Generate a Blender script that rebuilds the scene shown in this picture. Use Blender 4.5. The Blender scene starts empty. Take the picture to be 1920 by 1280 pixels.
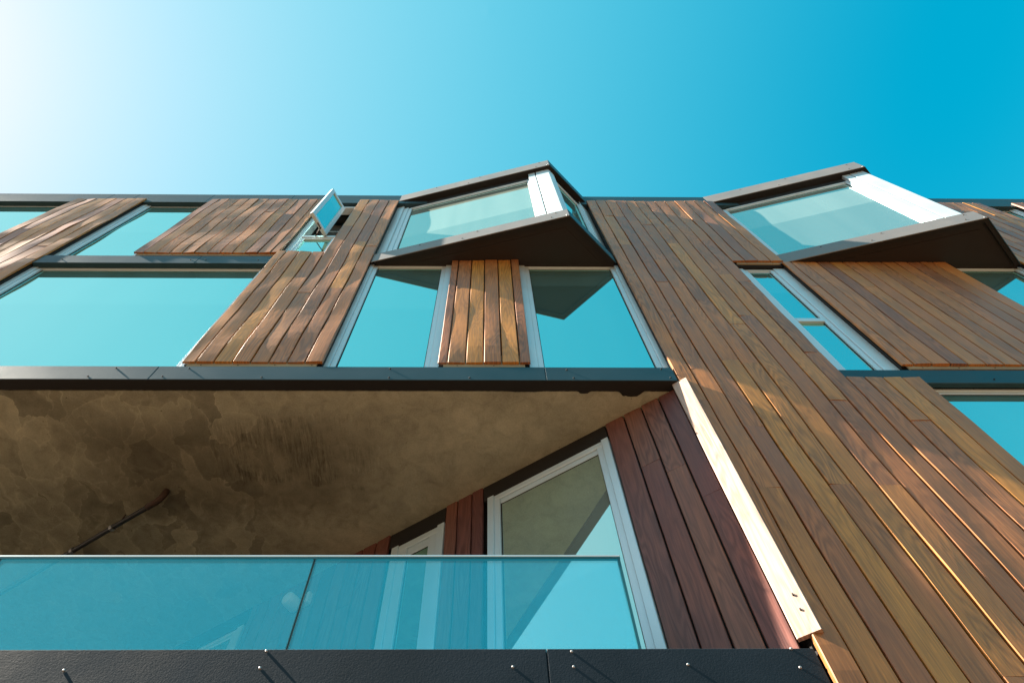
import bpy, bmesh, math, random
from mathutils import Vector, Matrix, noise

random.seed(11)
S = bpy.context.scene
COL = S.collection
PI = math.pi

# ------------------------------------------------------------------ materials
def mat(name):
    m = bpy.data.materials.new(name); m.use_nodes = True
    nt = m.node_tree; nt.nodes.clear()
    out = nt.nodes.new('ShaderNodeOutputMaterial')
    return m, nt, out

class NT:
    """small helper for writing node graphs"""
    def __init__(s, nt): s.nt = nt
    def n(s, typ, **kw):
        nd = s.nt.nodes.new(typ)
        for k, v in kw.items(): setattr(nd, k, v)
        return nd
    def link(s, a, b): s.nt.links.new(a, b)
    def val(s, sock, v):
        if hasattr(v, 'is_output'): s.link(v, sock)
        else: sock.default_value = v
    def math(s, op, a, b=0.0, c=None, clamp=False):
        nd = s.n('ShaderNodeMath', operation=op, use_clamp=clamp)
        s.val(nd.inputs[0], a); s.val(nd.inputs[1], b)
        if c is not None: s.val(nd.inputs[2], c)
        return nd.outputs[0]
    def scale(s, vec, xyz):
        nd = s.n('ShaderNodeVectorMath', operation='MULTIPLY')
        s.val(nd.inputs[0], vec); nd.inputs[1].default_value = xyz
        return nd.outputs[0]
    def noise(s, vec, sc=1.0, det=3.0, rough=.5, dist=0.0):
        nd = s.n('ShaderNodeTexNoise'); s.val(nd.inputs['Vector'], vec)
        nd.inputs['Scale'].default_value = sc; nd.inputs['Detail'].default_value = det
        nd.inputs['Roughness'].default_value = rough; nd.inputs['Distortion'].default_value = dist
        return nd.outputs['Fac']
    def ramp(s, fac, stops, interp='LINEAR'):
        nd = s.n('ShaderNodeValToRGB'); s.val(nd.inputs[0], fac)
        cr = nd.color_ramp; cr.interpolation = interp
        while len(cr.elements) < len(stops): cr.elements.new(0.5)
        for e, (p, c) in zip(cr.elements, stops):
            e.position = p
            e.color = (c, c, c, 1) if isinstance(c, (int, float)) else (*c, 1)
        return nd.outputs[0]
    def mix(s, mode, fac, a, b):
        nd = s.n('ShaderNodeMix', data_type='RGBA', blend_type=mode)
        s.val(nd.inputs[0], fac)
        for sock, v in ((nd.inputs[6], a), (nd.inputs[7], b)):
            if isinstance(v, tuple): v = (*v, 1) if len(v) == 3 else v
            s.val(sock, v)
        return nd.outputs[2]
    def bump(s, h, strength, dist):
        nd = s.n('ShaderNodeBump'); s.link(h, nd.inputs['Height'])
        nd.inputs['Strength'].default_value = strength; nd.inputs['Distance'].default_value = dist
        return nd.outputs[0]

def plain(name, col, rough=.5, metal=0.0, spec=.5, bump=None, var=0.0):
    m, nt, out = mat(name); h = NT(nt)
    p = h.n('ShaderNodeBsdfPrincipled')
    p.inputs['Roughness'].default_value = rough; p.inputs['Metallic'].default_value = metal
    p.inputs['Specular IOR Level'].default_value = spec
    pos = h.n('ShaderNodeNewGeometry').outputs['Position']
    if var:
        f = h.noise(pos, 2.3, 5, .6)
        c = h.mix('MULTIPLY', 1.0, col, h.ramp(f, [(.3, 1 - var), (.7, 1 + var)]))
        h.link(c, p.inputs['Base Color'])
        h.link(h.ramp(f, [(.3, max(0, rough - .1)), (.7, rough + .08)]), p.inputs['Roughness'])
    else:
        p.inputs['Base Color'].default_value = (*col, 1)
    if bump:
        sc, st, di = bump
        h.link(h.bump(h.noise(pos, sc, 4, .6), st, di), p.inputs['Normal'])
    h.link(p.outputs[0], out.inputs[0])
    return m

def wood(name, tones, spec=.35, rough=.46, blotch=(.80, .78, .80)):
    m, nt, out = mat(name); h = NT(nt)
    bco = h.n('ShaderNodeAttribute', attribute_name='board_co').outputs['Vector']
    tone = h.n('ShaderNodeAttribute', attribute_name='board_tone').outputs['Fac']
    k = len(tones) - 1
    base = h.ramp(tone, [(i / k, t) for i, t in enumerate(tones)])
    # cathedral figure: contour lines of a stretched low-frequency noise
    low = h.noise(h.scale(bco, (7.0, 1.0, 0.85)), 1.0, 2, .45, .3)
    rings = h.math('SINE', h.math('MULTIPLY', low, 95.0))
    rings = h.math('MULTIPLY_ADD', rings, .5, .5)
    rmask = h.ramp(h.noise(h.scale(bco, (1.2, 1.0, .7)), 1.0, 1), [(.35, 0.15), (.62, 1.0)])
    ringc = h.mix('MIX', h.math('MULTIPLY', rmask, .62), (1, 1, 1), h.ramp(rings, [(0, (.58, .56, .56)), (.5, (.93, .93, .93)), (1, (1.22, 1.18, 1.12))]))
    c = h.mix('MULTIPLY', 1.0, base, ringc)
    streak = h.noise(h.scale(bco, (130.0, 1.0, 3.2)), 1.0, 4, .6)
    c = h.mix('MULTIPLY', .8, c, h.ramp(streak, [(.28, (.66, .64, .62)), (.72, (1.28, 1.26, 1.22))]))
    # weathering: purplish and golden clouds
    cl = h.noise(h.scale(bco, (4.5, 1.0, 1.5)), 1.0, 3, .55)
    c = h.mix('MULTIPLY', .7, c, h.ramp(cl, [(.30, blotch), (.5, (1, 1, 1)), (.70, (1.18, 1.12, .96))]))
    fleck = h.noise(h.scale(bco, (60.0, 1.0, 11.0)), 1.0, 2, .5)
    c = h.mix('MULTIPLY', 1.0, c, h.ramp(fleck, [(.66, (1, 1, 1)), (.74, (1.16, 1.14, 1.1))]))
    dark = h.noise(h.scale(bco, (9.0, 1.0, 2.6)), 1.0, 4, .65)
    c = h.mix('MULTIPLY', 1.0, c, h.ramp(dark, [(.24, (.62, .6, .6)), (.36, (1, 1, 1))]))
    p = h.n('ShaderNodeBsdfPrincipled')
    h.link(c, p.inputs['Base Color'])
    p.inputs['Specular IOR Level'].default_value = spec
    h.link(h.ramp(streak, [(.3, rough - .07), (.7, rough + .1)]), p.inputs['Roughness'])
    hh = h.math('ADD', h.math('MULTIPLY', streak, .7), h.math('MULTIPLY', rings, .3))
    h.link(h.bump(hh, .22, .0012), p.inputs['Normal'])
    h.link(p.outputs[0], out.inputs[0])
    return m

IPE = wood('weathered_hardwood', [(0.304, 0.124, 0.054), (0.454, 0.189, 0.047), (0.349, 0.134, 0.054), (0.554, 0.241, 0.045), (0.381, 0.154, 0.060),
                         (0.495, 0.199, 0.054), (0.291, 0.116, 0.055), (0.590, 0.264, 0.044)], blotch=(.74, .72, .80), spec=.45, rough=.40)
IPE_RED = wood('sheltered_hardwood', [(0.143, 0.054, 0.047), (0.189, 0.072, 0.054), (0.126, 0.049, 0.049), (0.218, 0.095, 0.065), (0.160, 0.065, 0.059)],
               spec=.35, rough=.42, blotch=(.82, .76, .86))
PALE = wood('pale_corner_hardwood', [(.38, .25, .21), (.50, .36, .30)], blotch=(.92, .85, .8))
BATTEN = plain('pine_batten', (.34, .25, .14), .7, var=.2)
FRAME = plain('anodised_aluminium', (.66, .77, .82), .48, metal=.35, spec=.5, var=.03)
FASCIA = plain('dark_flashing', (.022, .058, .078), .5, metal=.0, spec=.32, bump=(70, .10, .004), var=.22)
FASCIA_ROUGH = plain('textured_dark_membrane', (.018, .027, .037), .7, spec=.14, bump=(130, .20, .004), var=.25)
BAYFLASH = plain('grey_brown_flashing', (.19, .172, .165), .42, spec=.5, bump=(60, .08, .003), var=.1)
BLACK = plain('black_membrane', (.016, .014, .013), .7, spec=.3)
SOFFIT_PANEL = plain('dark_soffit_board', (.022, .015, .012), .6, spec=.3, bump=(90, .2, .002), var=.1)
STEEL = plain('screw_steel', (.36, .36, .37), .4, metal=.8)
INTERIOR = plain('dark_interior', (.060, .046, .038), .8)
WHITE = plain('white_plastic', (.78, .78, .76), .4)
PIPE = plain('black_pipe', (.022, .022, .025), .4, bump=(160, .5, .004), var=.5)
RUST = plain('rusty_elbow', (.05, .024, .015), .8, bump=(90, .4, .004), var=.4)
GROUND = plain('warm_bounce_ground', (.105, .068, .042), .9, spec=.2, bump=(30, .3, .01), var=.15)  # unseen ground, tinted warm for the bounce light it sends up
FLOOR = plain('balcony_decking', (.14, .11, .08), .8, var=.2)

def window_glass(name, fac, tint, blind):
    m, nt, out = mat(name); h = NT(nt)
    g = h.n('ShaderNodeBsdfGlossy'); g.inputs['Roughness'].default_value = 0.0
    g.inputs['Color'].default_value = (*tint, 1)
    d = h.n('ShaderNodeBsdfDiffuse')
    pos = h.n('ShaderNodeNewGeometry').outputs['Position']
    f = h.noise(h.scale(pos, (3, 3, .25)), 1.0, 3, .5)
    # roller blinds hang behind the panes, each drawn down to its own height
    gz = h.n('ShaderNodeSeparateXYZ'); h.link(h.n('ShaderNodeTexCoord').outputs['Generated'], gz.inputs[0])
    rnd = h.n('ShaderNodeObjectInfo').outputs['Random']
    dn = h.math('GREATER_THAN', gz.outputs[2], h.math('MULTIPLY_ADD', rnd, .55, .25))
    bcol = h.mix('MIX', dn, blind, tuple(min(.7, c * 1.35 + .03) for c in blind))
    h.link(h.mix('MULTIPLY', 1.0, bcol, h.ramp(f, [(.3, .88), (.7, 1.12)])), d.inputs['Color'])
    # the float glass is never perfectly flat
    w = h.noise(pos, .8, 1)
    h.link(h.bump(w, .012, .01), g.inputs['Normal'])
    mx = h.n('ShaderNodeMixShader'); mx.inputs[0].default_value = fac
    h.link(d.outputs[0], mx.inputs[1]); h.link(g.outputs[0], mx.inputs[2])
    h.link(mx.outputs[0], out.inputs[0])
    return m
GLASS = window_glass('coated_window_glass', .78, (.46, .98, .92), (.16, .30, .28))
GLASS_BLIND = window_glass('window_glass_with_blind', .60, (.62, .99, .90), (.25, .29, .25))

def rail_glass():
    m, nt, out = mat('balustrade_glass'); h = NT(nt)
    g = h.n('ShaderNodeBsdfGlossy'); g.inputs['Roughness'].default_value = 0.0
    g.inputs['Color'].default_value = (.24, .88, .92, 1)
    t = h.n('ShaderNodeBsdfTransparent'); t.inputs['Color'].default_value = (.84, .98, 1.0, 1)
    pos = h.n('ShaderNodeNewGeometry').outputs['Position']
    h.link(h.bump(h.noise(h.scale(pos, (1, 1, 5)), 3.0, 2), .14, .006), g.inputs['Normal'])
    mx = h.n('ShaderNodeMixShader'); mx.inputs[0].default_value = .27
    h.link(t.outputs[0], mx.inputs[1]); h.link(g.outputs[0], mx.inputs[2])
    h.link(mx.outputs[0], out.inputs[0])
    return m
RAIL_GLASS = rail_glass()
GLASS_EDGE = plain('glass_edge', (.03, .12, .14), .2, spec=.6)

def concrete():
    m, nt, out = mat('stained_concrete'); h = NT(nt)
    pos = h.n('ShaderNodeNewGeometry').outputs['Position']
    sep = h.n('ShaderNodeSeparateXYZ'); h.link(pos, sep.inputs[0])
    X, Y = sep.outputs[0], sep.outputs[1]
    n1 = h.noise(pos, 1.3, 6, .6); n2 = h.noise(pos, 9, 5, .6, .6); n3 = h.noise(pos, 90, 3, .6)
    c = h.mix('MULTIPLY', 1.0, (.43, .43, .335), h.ramp(n1, [(.3, .72), (.7, 1.22)]))
    c = h.mix('MULTIPLY', .7, c, h.ramp(n2, [(.3, .70), (.55, 1.0), (.75, 1.15)]))
    c = h.mix('MULTIPLY', .5, c, h.ramp(n3, [(.3, .75), (.7, 1.2)]))
    # scraped streaks running into the recess, on a patch with its own ragged shape
    st = h.noise(h.scale(pos, (42, 4.5, 1)), 1.0, 6, .75, .4)
    def band(v, a, b, w):
        up = h.math('MULTIPLY_ADD', v, 1 / w, -a / w, clamp=True)
        dn = h.math('MULTIPLY_ADD', v, -1 / w, b / w, clamp=True)
        return h.math('MULTIPLY', up, dn)
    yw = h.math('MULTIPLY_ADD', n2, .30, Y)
    mk = h.math('MULTIPLY', band(X, -2.3, -.75, .35), band(yw, .46, 1.15, .05))
    mk = h.math('MULTIPLY', mk, h.ramp(h.noise(pos, 3.1, 4, .65), [(.40, .05), (.56, 1.0)]))
    c = h.mix('MIX', h.math('MULTIPLY', mk, .95), c, h.mix('MULTIPLY', 1.0, c, h.ramp(st, [(.36, .42), (.48, .78), (.58, 1.08), (.68, 1.6)])))
    # shade of the deeper soffit painted in as a darker patch behind the streaks
    shade_mk = h.math('MULTIPLY', band(X, -3.6, -.6, .8), band(yw, .42, 1.6, .30))
    c = h.mix('MULTIPLY', shade_mk, c, (.60, .57, .54))
    # flaking skim coat towards the left: lens-shaped flakes with pale broken rims
    wn = h.n('ShaderNodeTexNoise'); h.link(pos, wn.inputs['Vector']); wn.inputs['Scale'].default_value = 3.2; wn.inputs['Detail'].default_value = 5
    va = h.n('ShaderNodeVectorMath', operation='MULTIPLY_ADD'); h.link(wn.outputs['Color'], va.inputs[0]); va.inputs[1].default_value = (.5, .62, 0); h.link(pos, va.inputs[2])
    def vor(feature):
        v = h.n('ShaderNodeTexVoronoi', feature=feature); h.link(h.scale(va.outputs[0], (5.2, 3.4, .01)), v.inputs['Vector'])
        v.inputs['Scale'].default_value = 1.0; return v
    cell = h.n('ShaderNodeSeparateColor'); h.link(vor('F1').outputs['Color'], cell.inputs[0])
    rim = vor('DISTANCE_TO_EDGE').outputs['Distance']
    flc = h.mix('MULTIPLY', 1.0, h.ramp(cell.outputs[0], [(0, .62), (.5, .88), (1, 1.12)]), h.ramp(rim, [(0, 1.22), (.018, 1.10), (.032, 1.0), (.35, .90)]))
    fm = h.math('MULTIPLY', h.math('MULTIPLY_ADD', X, -1.3, -1.75, clamp=True), h.ramp(h.noise(pos, 1.7, 3, .6), [(.32, .25), (.48, 1)]))
    c = h.mix('MULTIPLY', fm, c, flc)
    pits = h.noise(pos, 34, 1, .5)
    c = h.mix('MULTIPLY', 1.0, c, h.ramp(pits, [(.17, .35), (.22, 1.0), (.80, 1.0), (.86, 1.5)]))
    p = h.n('ShaderNodeBsdfPrincipled'); p.inputs['Roughness'].default_value = .85
    p.inputs['Specular IOR Level'].default_value = .25
    h.link(c, p.inputs['Base Color'])
    hh = h.math('ADD', n2, h.math('MULTIPLY', rim, h.math('MULTIPLY', fm, .6)))
    h.link(h.bump(hh, .5, .012), p.inputs['Normal'])
    h.link(p.outputs[0], out.inputs[0])
    return m
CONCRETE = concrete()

# ------------------------------------------------------------------ geometry helpers
class Fr:
    """a vertical wall frame: u runs to the viewer's right along the wall, d outwards, z up"""
    def __init__(s, o, u):
        s.o = Vector((o[0], o[1], 0)); s.u = Vector((u[0], u[1], 0)).normalized()
        s.n = Vector((s.u.y, -s.u.x, 0))
    def __call__(s, u, d, z):
        p = s.o + s.u * u + s.n * d; return Vector((p.x, p.y, z))
FAC = Fr((0, 0), (1, 0))

class MB:
    def __init__(s): s.v = []; s.f = []; s.co = []; s.tone = []
    def add(s, vs, fs, co=None, tone=0.0):
        b = len(s.v); s.v += [tuple(p) for p in vs]
        s.f += [tuple(b + i for i in f) for f in fs]
        s.co += co if co else [tuple(p) for p in vs]
        s.tone += [tone] * len(vs)
    def box(s, F, u0, u1, d0, d1, z0, z1):
        P = [F(u, d, z) for z in (z0, z1) for d in (d0, d1) for u in (u0, u1)]
        s.add(P, [(0, 1, 3, 2), (4, 6, 7, 5), (0, 4, 5, 1), (2, 3, 7, 6), (0, 2, 6, 4), (1, 5, 7, 3)])
    def rbox(s, F, u0, u1, d0, d1, z0, z1, r=.004):
        """box with its four front edges chamfered"""
        a = [F(u0, d0, z0), F(u1, d0, z0), F(u1, d0, z1), F(u0, d0, z1)]
        b = [F(u0, d1 - r, z0), F(u1, d1 - r, z0), F(u1, d1 - r, z1), F(u0, d1 - r, z1)]
        c = [F(u0 + r, d1, z0 + r), F(u1 - r, d1, z0 + r), F(u1 - r, d1, z1 - r), F(u0 + r, d1, z1 - r)]
        fs = [(0, 1, 2, 3), (8, 9, 10, 11)]
        for i in range(4):
            j = (i + 1) % 4
            fs += [(i, j, 4 + j, 4 + i), (4 + i, 4 + j, 8 + j, 8 + i)]
        s.add(a + b + c, fs)
    def prism(s, pts, z0, z1):
        n = len(pts)
        vs = [(x, y, z0) for x, y in pts] + [(x, y, z1) for x, y in pts]
        fs = [tuple(range(n)), tuple(range(n, 2 * n))] + [(i, (i + 1) % n, n + (i + 1) % n, n + i) for i in range(n)]
        s.add(vs, fs)
    def board(s, F, u0, u1, z0, z1, th=.021, step=.13, warp=1.0, tone=None, off=None):
        """one plank: chamfered long edges, gently cupped and bowed like real timber"""
        tone = random.random() if tone is None else tone
        off = random.uniform(-.0012, .0012) if off is None else off
        bev = .0045
        sx, sy, sz = random.uniform(0, 50), random.uniform(0, 90), random.uniform(0, 60)
        ph = random.uniform(0, 500)
        tl = random.gauss(0, .009) * warp
        n = max(2, int((z1 - z0) / step) + 1)
        us = [u0, u0, u0 + bev, u0 + (u1 - u0) * .3, u0 + (u1 - u0) * .7, u1 - bev, u1, u1]
        vs, co, fs = [], [], []
        uc = (u0 + u1) / 2
        for i in range(n):
            z = z0 + (z1 - z0) * i / (n - 1)
            bow = noise.noise((z * 1.9, ph, 0)) * .0022 * warp + noise.noise((z * .7, ph, 3)) * .001 * warp
            tilt = tl + noise.noise((z * 1.25, ph, 7)) * .055 * warp
            cup = noise.noise((z * .6, ph, 12)) * .0014 * warp
            ze = 0.0
            for k, u in enumerate(us):
                # the whole wall undulates a little, neighbouring planks together
                q = F(u, 0, z)
                wall_ = noise.noise((q.x * 1.5 + 9, q.y * 1.5, z * 1.25)) * .0085 + noise.noise((q.x * 4.0, 5, z * 2.3)) * .0028
                d = off + bow + (u - uc) * tilt + wall_ * warp
                if k in (3, 4): d += cup
                if k in (0, 7): d = -th
                elif k in (1, 6): d -= bev
                vs.append(F(u, d, z)); co.append((u - u0 + sx, sy, z + sz))
        m = len(us)
        for i in range(n - 1):
            for k in range(m):
                k2 = (k + 1) % m
                fs.append((i * m + k, i * m + k2, (i + 1) * m + k2, (i + 1) * m + k))
        fs.append(tuple(range(m))); fs.append(tuple((n - 1) * m + k for k in range(m)))
        s.add(vs, fs, co, tone)
    def column(s, F, u0, u1, z0, z1, gap=.0055, lo=1.3, hi=3.8, first=None, **kw):
        """a column of butt-jointed planks"""
        z = z0
        while z < z1 - 1e-6:
            L = random.uniform(lo, hi) if first is None else first
            first = None
            e = z + L
            if z1 - e < .55: e = z1
            s.board(F, u0 + gap, u1 - gap, z + (.001 if z > z0 else 0), e - (.001 if e < z1 else 0), **kw)
            z = e
    def tube(s, pts, r, seg=12, rr=None):
        pts = [Vector(p) for p in pts]; vs = []; fs = []
        for i, p in enumerate(pts):
            t = (pts[min(i + 1, len(pts) - 1)] - pts[max(i - 1, 0)]).normalized()
            a = t.orthogonal().normalized() if i == 0 else (a - t * a.dot(t)).normalized()
            b = t.cross(a); ra = rr[i] if rr else r
            vs += [p + (a * math.cos(2 * PI * k / seg) + b * math.sin(2 * PI * k / seg)) * ra for k in range(seg)]
        for i in range(len(pts) - 1):
            for k in range(seg):
                k2 = (k + 1) % seg
                fs.append((i * seg + k, i * seg + k2, (i + 1) * seg + k2, (i + 1) * seg + k))
        fs.append(tuple(range(seg))); fs.append(tuple((len(pts) - 1) * seg + k for k in range(seg)))
        s.add(vs, fs)
    def build(s, name, m, parent=None, smooth=False):
        me = bpy.data.meshes.new(name); me.from_pydata(s.v, [], s.f)
        a = me.attributes.new('board_co', 'FLOAT_VECTOR', 'POINT')
        a.data.foreach_set('vector', [c for p in s.co for c in p])
        t = me.attributes.new('board_tone', 'FLOAT', 'POINT'); t.data.foreach_set('value', s.tone)
        bm = bmesh.new(); bm.from_mesh(me); bmesh.ops.recalc_face_normals(bm, faces=bm.faces)
        bm.to_mesh(me); bm.free()
        if smooth:
            for p in me.polygons: p.use_smooth = True
        me.materials.append(m); me.update()
        o = bpy.data.objects.new(name, me); COL.objects.link(o)
        if parent: o.parent = parent
        return o

def tag(o, label=None, cat=None, group=None, kind=None):
    if label: o['label'] = label
    if cat: o['category'] = cat
    if group: o['group'] = group
    if kind: o['kind'] = kind
    return o
def empty(name, loc=(0, 0, 0)):
    o = bpy.data.objects.new(name, None); COL.objects.link(o); o.location = loc
    return o

# ------------------------------------------------------------------ the setting
g = MB(); g.add([(-400, -400, 0), (400, -400, 0), (400, 400, 0), (-400, 400, 0)], [(0, 1, 2, 3)])
tag(g.build('ground', GROUND), kind='structure')

# ------------------------------------------------------------------ the building
B = empty('apartment_building')
tag(B, 'modern apartment block clad in brown hardwood boards with angular bay windows', 'building')
Z_FT = 3.716                     # top of the balcony fascia
Z_S = 6.105                      # balcony soffit
Z_B2 = 6.319                     # top of the slab band above it
Z_P = 6.40                       # foot of the upper cladding
Z_B1, Z_B1T = 8.75, 8.995        # band between the two upper storeys
Z_T, Z_R = 11.55, 11.88          # top of cladding, top of roof edge

# body of the building behind the skin
for a in ((-14, 14, -9, -.36, Z_S + .02, 11.80), (1.60, 14, -9, -.36, 0, Z_S + .015), (-14, 1.59, -9, -.30, 0, 3.34)):
    w = MB(); w.box(FAC, *a); w.build('wall', INTERIOR, B)

def cladding(name, cols, back=True, mat_=IPE, F=FAC, inset=.012, battens=True, depth=.30, lo=1.3, hi=3.8, warp=1.0):
    """cols: list of (u0, u1, z0, z1) plank columns"""
    m = MB()
    for (u0, u1, z0, z1) in cols: m.column(F, u0, u1, z0, z1, lo=lo, hi=hi, warp=warp)
    o = m.build(name, mat_, B)
    # dark membrane box behind the boards: grouped into runs of equal height
    runs = []
    for c in cols:
        if runs and abs(runs[-1][1] - c[0]) < 1e-4 and runs[-1][2:] == list(c[2:]): runs[-1][1] = c[1]
        else: runs.append(list(c))
    if back:
        k = MB()
        for i, (u0, u1, z0, z1) in enumerate(runs):
            a = inset if i == 0 or abs(runs[i - 1][1] - u0) > 1e-3 else -.0005
            k.box(F, u0 + inset, u1 - inset, -depth, -.036, z0 + .004, z1 - .004)
        k.build('backing', BLACK, o)
    if battens:
        zz = sorted({r[2] for r in runs})
        for z0 in zz:
            rs = [r for r in runs if r[2] == z0]
            if z0 < 1: continue
            mr = []
            for r in rs:
                if mr and abs(mr[-1][1] - r[0]) < 1e-3: mr[-1][1] = r[1]
                else: mr.append([r[0], r[1]])
            rs = mr
            for r in rs:
                b = MB(); b.box(F, r[0] + .05, r[1] - .05, -.0345, -.0215, z0 - .045, z0 + .15)
                b.build('batten', BATTEN, o)
            for r in rs:
                u = r[0] + .16
                while u < r[1] - .08:
                    sc = MB(); sc.box(F, u - .004, u + .004, -.0216, -.0185, z0 - .028, z0 - .021); u += .29
                    sc.build('nail', BLACK, o)
    return o

def split(u0, u1, pitch, z0, z1, start=None):
    cols = []; u = u0
    if start: cols.append((u0, u0 + start, z0, z1)); u = u0 + start
    while u < u1 - 1e-6:
        e = min(u + pitch, u1)
        if u1 - e < .03: e = u1
        cols.append((u, e, z0, z1)); u = e
    return cols

# panels of boards, left to right
random.seed(5)
cladding('cladding_panel', split(-8.9, -7.35, .1455, Z_P, Z_T))
cladding('cladding_panel', split(-5.99, -4.98, .1455, Z_P, Z_T, start=.135), warp=1.9)
cladding('cladding_panel', split(-4.035, -2.385, .1435, 9.085, Z_T, start=.12), warp=1.9)
R0 = -1.295
l_cols = [(R0 - .1435 * (k + 1), R0 - .1435 * k, Z_P, Z_T if k < 4 else 9.13) for k in range(7)]
l_cols.append((-2.41, R0 - .1435 * 7, Z_P, 9.13))
cladding('cladding_panel', l_cols[::-1], warp=1.9)
cs = [-.395, -.315, -.170, -.028, .117, .260, .352]
cladding('cladding_panel', [(cs[i], cs[i + 1], Z_P, 8.846) for i in range(6)], warp=1.8)
ss = [1.452, 1.587] + [1.587 + .1455 * k for k in range(1, 13)]
s_cols = []
for i in range(13):
    if ss[i] < 2.74:
        s_cols.append((ss[i], ss[i + 1], 0.0, Z_T))
m_cols = s_cols + [(ss[i], ss[i + 1], 8.872, Z_T) for i in range(13) if ss[i] >= 2.74]
strip = cladding('cladding_panel', m_cols, warp=1.4)
cladding('cladding_panel', [(ss[i], ss[i + 1], 0.0, 6.177) for i in range(13) if ss[i] >= 2.74], warp=1.4)
cladding('cladding_panel', split(3.302, 5.152, .1455, 6.387, 8.846, start=.10))
cladding('cladding_panel', split(6.03, 7.308, .1455, Z_P, Z_T, start=.135))
cladding('cladding_panel', split(7.774, 9.4, .1455, Z_P, Z_T))
cladding('cladding_panel', split(6.4, 9.4, .1455, 0.0, 6.0))

# ------------------------------------------------------------------ windows
def ring(m, F, u0, u1, z0, z1, wl, wr, wt, wb, d0, d1, r=.004, dt=None):
    dt = d1 - .0015 if dt is None else dt
    m.rbox(F, u0, u0 + wl, d0, d1, z0, z1, r); m.rbox(F, u1 - wr, u1, d0, d1, z0, z1, r)
    m.rbox(F, u0 + wl, u1 - wr, d0, dt, z1 - wt, z1, r); m.rbox(F, u0 + wl, u1 - wr, d0, d1 - .0015, z0, z0 + wb, r)

def window(F, u0, u1, z0, z1, d=-.065, ow=.06, iw=.045, glass=GLASS, wl=None, wr=None, transom=None, parent=None, name='window', wt=.03, st=.028, ir=None):
    ir_ = iw if ir is None else ir
    """aluminium window: outer frame, stepped inner sash, recessed pane"""
    par = parent or B
    root = MB(); wl = ow if wl is None else wl; wr = ow if wr is None else wr
    ring(root, F, u0, u1, z0, z1, wl, wr, wt, ow, d - .10, d, dt=d - .014)
    o = root.build(name if not parent else 'window_frame', FRAME, par)
    holder = o if not parent else par
    a0, a1, b0, b1 = u0 + wl, u1 - wr, z0 + ow, z1 - wt
    s_ = MB(); ring(s_, F, a0, a1, b0, b1, iw, ir_, st, iw, d - .09, d - .014, .003, dt=d - .030)
    if transom:
        s_.rbox(F, a0 + iw, a1 - iw, d - .09, d - .010, transom - .035, transom + .035, .003)
    s_.build('sash', FRAME, holder)
    k = MB(); k.box(F, a0 + iw - .004, a1 - ir_ + .004, d - .044, d - .036, b0 + iw - .004, b1 - st + .004)
    p = k.build('pane', glass, holder)
    # rubber gasket line round the pane
    q = MB(); e = .009
    ring(q, F, a0 + iw - .001, a1 - ir_ + .001, b0 + iw - .001, b1 - st + .001, e, e, e, e, d - .05, d - .031, .002)
    q.build('gasket', BLACK, holder)
    return o

window(FAC, -7.36, -5.97, 9.0, 11.462)
window(FAC, -7.36, -5.97, Z_B2, Z_B1 + .035)
window(FAC, -5.00, -4.00, 9.0, 11.462, ow=.07)
window(FAC, -5.00, -2.38, Z_B2, Z_B1 + .035, ow=.07)
window(FAC, -1.315, -.385, Z_B2, 8.888, ow=.055, wl=.05, wr=.075)
window(FAC, .342, 1.47, Z_B2, 8.888, ow=.055, wl=.075, wr=.05)
window(FAC, 2.735, 3.335, Z_B2, 8.80, ow=.06, wl=.12, wr=.14, transom=7.42)
window(FAC, 3.32, 6.42, 3.75, Z_S + .025, ow=.06)
window(FAC, 5.142, 6.05, Z_B2, 8.888, ow=.055, wl=.075, wr=.05)
window(FAC, 7.295, 7.79, 9.0, 11.462, ow=.06)
# lintels and dark closures above the windows
for a in ((2.757, 3.300, -.30, -.036, 8.802, 8.868), (-2.39, -1.86, -.30, -.12, 11.36, 11.545)):
    lt = MB(); lt.box(FAC, *a); lt.build('lintel', BLACK, B)

# narrow window column with the open casement
cw = MB()
x0, x1 = -2.398, -1.860
ring(cw, FAC, x0, x1, 9.10, 11.37, .075, .05, .05, .05, -.17, -.062)
cw.rbox(FAC, x0 + .075, x1 - .05, -.17, -.064, 9.90, 9.96, .004)
casement = cw.build('casement_window', FRAME, B)
s_ = MB(); ring(s_, FAC, x0 + .075, x1 - .05, 9.15, 9.90, .035, .035, .035, .03, -.15, -.076, .003); s_.build('lower_sash', FRAME, casement)
k = MB(); k.box(FAC, x0 + .106, x1 - .081, -.108, -.100, 9.176, 9.869); k.build('pane', GLASS, casement)
# room seen through the opening
rm = MB(); rm.box(FAC, x0 + .07, x1 - .045, -.35, -.34, 9.9, 11.35); rm.build('opening', INTERIOR, casement)
for zz in (10.25, 10.62, 10.98):
    bl = MB(); bl.box(FAC, x0 + .08, x1 - .052, -.33, -.318, zz, zz + .014); bl.build('blind_bar', FRAME, casement)
# sash swung outwards about a vertical hinge at the right
H = Vector((-2.022, .045)); A_ = Vector((-2.165, -.247)); du = (H - A_).normalized()
SF = Fr(A_, du); wS = (H - A_).length
sb = MB(); ring(sb, SF, 0, wS, 9.905, 11.16, .058, .058, .062, .062, -.034, .010, .004)
sb.build('open_sash', FRAME, casement)
k = MB(); k.box(SF, .056, wS - .056, -.016, -.008, 9.965, 11.10); k.build('sash_pane', GLASS, casement)
st = MB(); st.tube([(-2.02, .09, 9.925), (-2.075, -.02, 9.915), (-2.11, -.12, 9.90)], .008, 8)
st.build('hinge_stay', RUST, casement); st = MB(); st.tube([(-2.17, .09, 9.925), (-2.12, .0, 9.915), (-2.075, -.06, 9.90)], .007, 8)
st.build('hinge_stay', RUST, casement)

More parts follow.
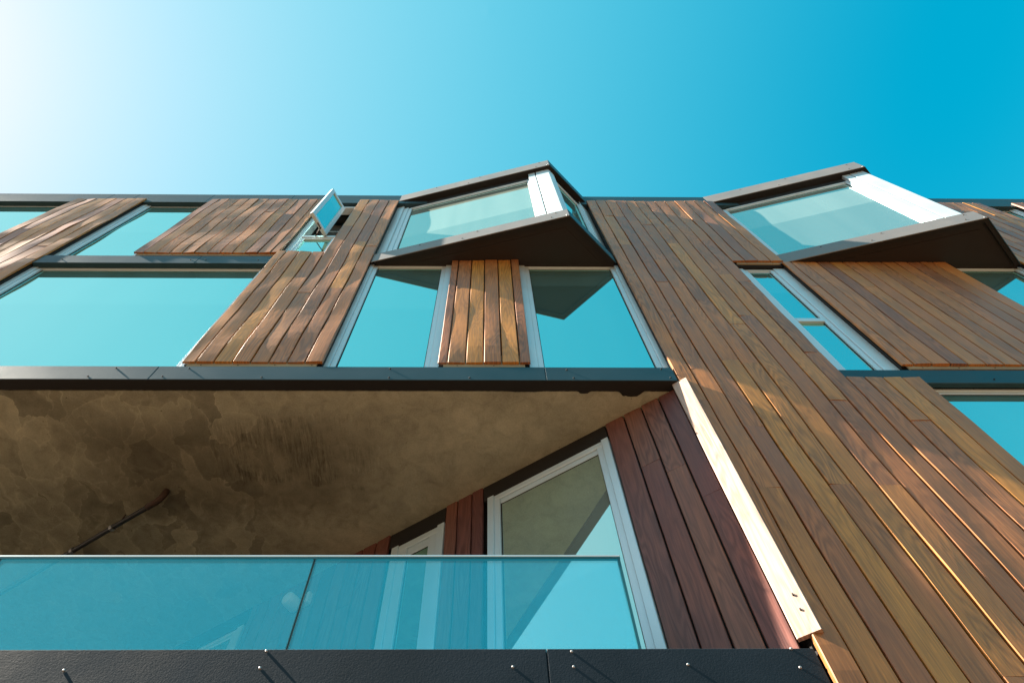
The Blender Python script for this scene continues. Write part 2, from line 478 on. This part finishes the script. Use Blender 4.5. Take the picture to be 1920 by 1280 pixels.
# ------------------------------------------------------------------ dark bands (slab edges and roof edge)
def screw_mesh():
    m = MB(); seg = 12; prof = [(.0085, 0), (.0085, .004), (.0068, .0075), (.0035, .0095), (.0, .0100)]
    vs, fs = [], []
    for r, h in prof[:-1]:
        vs += [(r * math.cos(2 * PI * k / seg), -h, r * math.sin(2 * PI * k / seg)) for k in range(seg)]
    vs.append((0, -.0100, 0))
    for i in range(3):
        for k in range(seg): fs.append((i * seg + k, i * seg + (k + 1) % seg, (i + 1) * seg + (k + 1) % seg, (i + 1) * seg + k))
    for k in range(seg): fs.append((3 * seg + k, 3 * seg + (k + 1) % seg, 4 * seg))
    fs.append(tuple(range(seg)))
    m.add(vs, fs); return m
_proto = screw_mesh().build('screw', STEEL)
_sm = _proto.data; bpy.data.objects.remove(_proto)
_sm2 = _sm.copy(); _sm2.materials[0] = BLACK
def screws(parent, F, pts, mesh=None, sc=.78):
    for (u, z, d) in pts:
        o = bpy.data.objects.new('screw', mesh or _sm); COL.objects.link(o)
        o.parent = parent; o.location = F(u, d, z)
        o.rotation_euler = (0, 0, math.atan2(F.u.y, F.u.x)); o.scale = (sc, sc, sc)

def band(name, us, z0, z1, d0, d1, m=FASCIA, lip=.012):
    b = MB()
    for a, e in zip(us[:-1], us[1:]):
        b.rbox(FAC, a + .0012, e - .0012, d0, d1, z0, z1, .004)
    return b.build(name, m, B)

f2 = band('slab_edge', [-14, -6.4, -2.545, .45, 1.448], Z_S + .004, Z_B2, -.06, -.002)
screws(f2, FAC, [(x, z, -.0015) for x, z in ((-2.86, 6.28), (-3.01, 6.15), (-2.30, 6.28), (-2.45, 6.15), (-.75, 6.28), (-.74, 6.14),
                                            (-.13, 6.14), (.62, 6.27), (.66, 6.14), (-1.7, 6.14), (1.36, 6.29), (1.40, 6.15))], _sm2, .8)
f2b = band('slab_edge', [2.757, 5.6, 14], Z_S + .004, Z_B2, -.06, -.018)
screws(f2b, FAC, [(x, 6.165, -.0175) for x in (3.90, 4.9)], _sm2, .8)
f1 = band('slab_edge', [-4.985, -3.22, -2.392], Z_B1, Z_B1T, -.075, -.012)
screws(f1, FAC, [(x, 8.86, -.0115) for x in (-4.72, -3.30, -3.13, -2.55)], _sm2, .8)
band('slab_edge', [-7.36, -5.985], Z_B1, Z_B1T, -.075, -.012)
band('slab_edge', [7.306, 7.776], Z_B1, Z_B1T, -.075, -.012)
rf = band('roof_edge', [-14, -8.2, -5.6, -5.22, -4.1, -2.9, -1.2, 1.2, 2.2, 4.3, 7.0, 14], 11.425, Z_R, -.36, -.022, FASCIA)
rt = MB(); rt.box(FAC, -14, 14, -8, -.10, 11.80, Z_R - .01); rt.build('roof', BLACK, B)

# balcony fascia
ff = band('balcony_fascia', [-14, -3.4, .265, 1.449], 3.34, Z_FT, -.10, -.02, FASCIA_ROUGH)
screws(ff, FAC, [(x, z, -.0195) for x, z in ((-2.27, 3.695), (-1.783, 3.608), (-.958, 3.703), (-.96, 3.617), (.115, 3.620), (.375, 3.697),
                                            (.375, 3.620), (.868, 3.630), (1.345, 3.710), (1.346, 3.614), (-3.1, 3.70), (-2.9, 3.61))])

# ------------------------------------------------------------------ recessed balcony
TIP = Vector((1.503, -.030)); ang = math.radians(32.6)
WF = Fr(TIP, (math.cos(ang), -math.sin(ang)))          # u is negative going into the recess
sl = MB(); sl.add([(-14, .10, Z_S + .004), (1.46, .10, Z_S + .004), (1.46, 9, Z_S + .004), (-14, 9, Z_S + .004)], [(0, 1, 2, 3)])
sl.add([(-14, .10, Z_S + .014), (1.46, .10, Z_S + .014), (1.46, 9, Z_S + .014), (-14, 9, Z_S + .014)], [(0, 3, 2, 1)])
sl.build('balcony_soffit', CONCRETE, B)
# bituminous lip behind the slab edge, with a ragged inner edge
lp = MB(); n = 1100; vs = []
for i in range(n + 1):
    x = -14 + (1.47 + 14) * i / n
    e = .094 + .003 * noise.noise((x * 40, 0, 0)) + .003 * noise.noise((x * 11, 6, 0))
    # a few trowelled-on smears of bitumen near the corner
    for c, w, dpt in ((.74, .05, .022), (1.10, .10, .045), (.30, .16, .008)):
        t = abs(x - c) / w
        if t < 1: e += dpt * min(1, 2.2 * (1 - t)) * (1 + .35 * noise.noise((x * 45, 3, 0)))
    vs += [(x, .0035, Z_S + .0005), (x, e, Z_S + .0005), (x, e, Z_S + .0035), (x, .0035, Z_S + .0035)]
fs = []
for i in range(n):
    a, b = 4 * i, 4 * i + 4
    for k in range(4): fs.append((a + k, b + k, b + (k + 1) % 4, a + (k + 1) % 4))
lp.add(vs, fs); lp.build('soffit_lip', BLACK, B)
fl = MB(); fl.prism([(-14, .10), (1.40, .10), (-9, 6.7), (-14, 6.7)], 3.34, 3.42); fl.build('balcony_floor', FLOOR, B)

random.seed(23)
def wallcols(us): return [(-b, -a, 3.40, Z_S - .001) for a, b in zip(us[:-1], us[1:])]
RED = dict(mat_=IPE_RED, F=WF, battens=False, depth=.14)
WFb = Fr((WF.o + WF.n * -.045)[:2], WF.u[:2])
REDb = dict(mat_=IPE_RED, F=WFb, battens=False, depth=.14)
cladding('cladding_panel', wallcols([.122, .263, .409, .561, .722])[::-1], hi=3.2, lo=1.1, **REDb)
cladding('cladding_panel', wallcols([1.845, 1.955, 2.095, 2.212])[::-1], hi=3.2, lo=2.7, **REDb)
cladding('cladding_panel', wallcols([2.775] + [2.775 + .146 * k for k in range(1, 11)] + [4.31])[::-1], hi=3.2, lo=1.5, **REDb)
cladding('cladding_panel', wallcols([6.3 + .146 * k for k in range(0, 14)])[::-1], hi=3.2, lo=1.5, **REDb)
# proud corner trim, standing clear of the fascia
tr = MB()
tr.board(WF, -.121, -.001, 3.775, Z_S - .002, th=.024, tone=.78, warp=.5)
trim = tr.build('corner_trim', PALE, B)
for (u, z) in ((-.045, 3.99), (-.046, 3.90)):
    nk = MB(); nk.box(WF, u - .004, u + .004, -.004, .009, z, z + .010); nk.build('nail', BLACK, trim)
bk = MB(); bk.box(WF, -.118, .0, -.15, -.028, 3.80, Z_S - .004); bk.build('backing', BLACK, trim)
# wall behind, headers above the balcony windows
for a in ((-1.842, -.726), (-2.772, -2.214), (-6.298, -4.312)):
    hd = MB(); hd.box(WF, a[0], a[1], -.14, -.050, 5.925, Z_S - .002); hd.build('window_header', BLACK, B)
hd = MB(); hd.box(WF, -10.5, .03, -.30, -.16, 3.40, Z_S - .003); hd.build('recess_wall', BLACK, B)
window(WF, -1.795, -.724, 3.44, 5.92, d=-.026, ow=.055, iw=.05, glass=GLASS_BLIND, wt=.055, st=.05)
window(WF, -2.735, -2.216, 3.44, 5.92, d=-.040, ow=.065, iw=.085, glass=GLASS, wt=.065, st=.085)
window(WF, -6.28, -4.33, 3.44, 5.92, d=-.040, ow=.065, iw=.06, glass=GLASS)

# ------------------------------------------------------------------ bay windows
def bay(dx, blindglass):
    A = Vector((-1.298 + dx, .022)); P = Vector((.893 + dx, -.520)); E = Vector((1.447 + dx, .022))
    tri = [A, P, E]
    def inset(t):                        # outline moved inwards by t on the two outer faces
        L = Fr(A, P - A); R_ = Fr(P, E - P)
        def line(F): return F.o.xy - F.n.xy * t, F.u.xy
        (p1, d1), (p2, d2) = line(L), line(R_)
        cr = d1.x * d2.y - d1.y * d2.x
        q = p2 - p1; s = (q.x * d2.y - q.y * d2.x) / cr
        apex = p1 + d1 * s
        a = p1 + d1 * ((.022 - p1.y) / d1.y); e = p2 + d2 * ((.022 - p2.y) / d2.y)
        return a, apex, e
    back = [Vector((E.x, .30)), Vector((A.x, .30))]
    def outline(t):
        a, p, e = inset(t); return [tuple(a), tuple(p), tuple(e), (e.x, .30), (a.x, .30)]
    b = MB(); b.prism(outline(.012), 8.868, 9.092)
    root = b.build('bay_window', SOFFIT_PANEL, B)
    r = MB(); r.prism(outline(.012), 11.552, 11.872); r.build('bay_roof', BLACK, root)
    # flashings: folded strips along the two outer edges, each with a black drip lip under it
    LF, RF = Fr(A, P - A), Fr(P, E - P)
    L1, L2 = (P - A).length, (E - P).length
    zs = ((8.842, 9.100), (11.545, 11.880))
    for z0, z1 in zs:
        f = MB(); f.rbox(LF, .0, L1 - .002, -.010, .0, z0, z1, .003)
        fo = f.build('long_flashing', BAYFLASH, root)
        f = MB(); f.rbox(RF, .0012, L2, -.010, .0, z0, z1, .003)
        f.build('short_flashing', FASCIA, root)
        f = MB(); a, p, e = inset(.0105); a2, p2, e2 = inset(.055)
        for q in ([a, p, p2, a2], [p, e, e2, p2]):
            f = MB(); f.prism([tuple(v) for v in q], z0 + .004, z0 + .012); f.build('drip_lip', BLACK, root)
        pts = []
        for u in (.55, 1.05, 1.22, 2.06, 2.12):
            pts += [(u, z0 + (.07 if len(pts) % 2 else z1 - z0 - .05), .0003)]
        screws(root, LF, pts, _sm2, .75)
        screws(root, LF, [(L1 - .03, z0 + .018, .0003)], None, .9)
    # inner tray of the soffit
    f = MB(); a, p, e = inset(.13)
    f.prism([tuple(a), tuple(p), tuple(e)], 8.861, 8.8675); f.build('soffit_tray', SOFFIT_PANEL, root)
    # glazed long face
    a, p, e = inset(.06)
    GL = Fr((A - LF.n.xy * .06), P - A); gl = (p - GL.o.xy).dot(GL.u.xy)
    GR = Fr((P - RF.n.xy * .06), E - P); g0 = (p - GR.o.xy).dot(GR.u.xy); gr = .90
    def post(F, u0, u1, d1, d0=-.11, n='corner_post'):
        t = MB(); t.rbox(F, u0, u1, d0, d1, 9.092, 11.553, .004); t.build(n, FRAME, root)
    post(GL, -.07, .075, -.004, n='side_trim')
    post(GL, 2.038, gl - .004, .002)
    post(GL, 1.928, 2.024, .0)
    t = MB(); t.box(GL, 2.024, 2.038, -.11, -.03, 9.092, 11.552); t.build('joint', BLACK, root)
    post(GR, g0 + .004, .150, .003, d0=-.09)
    window(GL, .077, 1.923, 9.092, 11.40, d=-.030, ow=.06, iw=.05, glass=blindglass, parent=root, wr=.012, ir=.018)
    # short face: dark pane and a light frame
    window(GR, .152, .70, 9.092, 11.40, d=-.012, ow=.02, iw=.02, glass=GLASS, parent=root)
    post(GR, .702, gr, .0, n='jamb')
    for F, u0, u1 in ((GL, .08, 1.92), (GR, .155, .698)):
        t = MB(); t.box(F, u0, u1, -.12, -.04, 11.402, 11.551); t.build('head_trim', BLACK, root)
    return root
bay(0, GLASS_BLIND)
bay(4.57, GLASS_BLIND)

# ------------------------------------------------------------------ glass balustrade
GB = empty('glass_balustrade', (-.9, .07, Z_FT))
tag(GB, 'clear frameless glass balustrade along the balcony edge above dark fascia', 'railing')
def at(o, par):
    o.parent = par; o.matrix_parent_inverse = Matrix.Translation(par.location).inverted(); return o
for a, e in ((-5.8, -4.128), (-4.122, -2.513), (-2.507, -.893), (-.887, .698)):
    m = MB(); m.box(FAC, a, e, -.082, -.068, 3.60, 4.326); at(m.build('glass_panel', RAIL_GLASS), GB)
    for q0, q1 in ((a, a + .004), (e - (.014 if e > 0 else .004), e)):
        m = MB(); m.box(FAC, q0, q1, -.0825, -.0675, 3.60, 4.3135); at(m.build('glass_edge', GLASS_EDGE), GB)
m = MB(); m.rbox(FAC, -5.8, .700, -.086, -.064, 4.3265, 4.338, .002); at(m.build('top_rail', FRAME), GB)
m = MB(); m.box(FAC, -5.8, .700, -.084, -.066, 4.314, 4.3262); at(m.build('rail_gasket', GLASS_EDGE), GB)

# ------------------------------------------------------------------ small things in the recess
P0, P1 = Vector((-2.61, 1.04)), Vector((-3.49, 1.60)); dp = (P1 - P0).normalized()
dpipe = empty('drain_pipe', (P0.x, P0.y, 6.0))
tag(dpipe, 'black drain pipe with rusty elbow slung under the stained concrete soffit', 'pipe')
pts = [(P0.x + dp.x * t, P0.y + dp.y * t, 6.0 - .004 * t) for t in (.12, .5, 1.0, 1.6, 2.4, 3.4)]
m = MB(); m.tube(pts, .021, 14); at(m.build('pipe', PIPE, smooth=True), dpipe)
m = MB(); m.tube([(P0.x + dp.x * t, P0.y + dp.y * t, z) for t, z in ((.15, 6.0), (.06, 6.002), (.02, 6.015), (.0, 6.045), (-.002, 6.107))], .026, 14)
at(m.build('elbow', RUST, smooth=True), dpipe)
for t in (.52, .98):
    m = MB(); m.tube([(P0.x + dp.x * (t + k), P0.y + dp.y * (t + k), 5.998) for k in (0, .03)], .028, 14)
    at(m.build('collar', STEEL, smooth=False), dpipe)
m = MB(); c = P0 + dp * .46; m.tube([(c.x, c.y, 6.0), (c.x, c.y, 6.108)], .006, 8); at(m.build('hanger', RUST), dpipe)

lu, lz = -3.70, 5.80
lc = WFb(lu, .0, lz)
lamp = empty('wall_lamp', lc); tag(lamp, 'small white round wall lamp on red boards behind the balcony glass', 'lamp')
nv = WFb.n
m = MB(); m.tube([lc + nv * t for t in (.004, .02, .10, .125, .135)], .06, 24, [.06, .062, .062, .055, .03]); at(m.build('lamp_head', WHITE, smooth=False), lamp)
m = MB(); m.rbox(WFb, lu + .085, lu + .165, .003, .05, lz - .06, lz + .05, .006); at(m.build('junction_box', WHITE), lamp)

# ------------------------------------------------------------------ light
SUN = Vector((-.727, -.031, .687)).normalized()
el = math.asin(SUN.z); az = math.atan2(SUN.x, SUN.y)
L = bpy.data.lights.new('sun', 'SUN'); L.energy = 5.0; L.angle = math.radians(.5); L.color = (1.0, .90, .76)
lo = bpy.data.objects.new('sun', L); COL.objects.link(lo)
lo.rotation_euler = SUN.to_track_quat('Z', 'Y').to_euler()

W = bpy.data.worlds.new('World'); S.world = W; W.use_nodes = True
nt = W.node_tree; nt.nodes.clear(); h = NT(nt)
EXPOSURE = 2.4
SKY_GAIN = 10.0 / 2 ** EXPOSURE
sky = h.n('ShaderNodeTexSky', sky_type='NISHITA'); sky.sun_disc = False
sky.sun_elevation = el; sky.sun_rotation = az
sky.air_density = 1.0; sky.dust_density = 2.0; sky.ozone_density = 0.5; sky.altitude = 0
# the photograph's teal grade and its soft, wide sun glow: a tone curve per channel of the physical sky
sp_ = h.n('ShaderNodeSeparateColor'); h.link(sky.outputs[0], sp_.inputs[0])
def logc(c, off, k0, k1):
    v = h.math('MAXIMUM', h.math('SUBTRACT', c, off), .03)
    return h.math('MAXIMUM', h.math('MULTIPLY_ADD', h.math('LOGARITHM', v, 2.0), k1, k0), 0.0)
r_ = h.math('MAXIMUM', h.math('MULTIPLY_ADD', h.math('POWER', h.math('MAXIMUM', h.math('SUBTRACT', sp_.outputs[0], .60), 0.0), .45), .35, -.16), .0)
g_ = logc(sp_.outputs[1], 1.04, .67, .092)
b_ = logc(sp_.outputs[2], 1.74, .82, .095)
cc = h.n('ShaderNodeCombineColor')
for i, c in enumerate((r_, g_, b_)): h.link(h.math('MULTIPLY', c, SKY_GAIN), cc.inputs[i])
bg = h.n('ShaderNodeBackground'); bg.inputs['Strength'].default_value = .10
h.link(cc.outputs[0], bg.inputs[0])
wo = h.n('ShaderNodeOutputWorld'); h.link(bg.outputs[0], wo.inputs[0])

# ------------------------------------------------------------------ camera
cam = bpy.data.cameras.new('camera'); co = bpy.data.objects.new('camera', cam); COL.objects.link(co)
cam.sensor_width = 36; cam.lens = 24.0; cam.shift_x = (960 - 927.4) / 1920; cam.clip_end = 2000; cam.clip_start = .05
p, y, r = (math.radians(a) for a in (64.19942442, 1.47032439, -1.15094482))
cp, sp = math.cos(p), math.sin(p)
f = Vector((math.sin(y) * cp, math.cos(y) * cp, sp)); rt_ = Vector((math.cos(y), -math.sin(y), 0)); up = rt_.cross(f)
rx = rt_ * math.cos(r) + up * math.sin(r); ux = up * math.cos(r) - rt_ * math.sin(r)
M = Matrix((rx, ux, -f)).transposed().to_4x4(); M.translation = (0, -2.5, 1.6)
co.matrix_world = M
S.camera = co

S.render.engine = 'CYCLES'
S.cycles.max_bounces = 10; S.cycles.caustics_reflective = False; S.cycles.caustics_refractive = False
S.cycles.transparent_max_bounces = 12
S.view_settings.view_transform = 'Standard'; S.view_settings.look = 'None'
S.view_settings.exposure = EXPOSURE; S.view_settings.gamma = 1.0
S.view_settings.use_curve_mapping = False
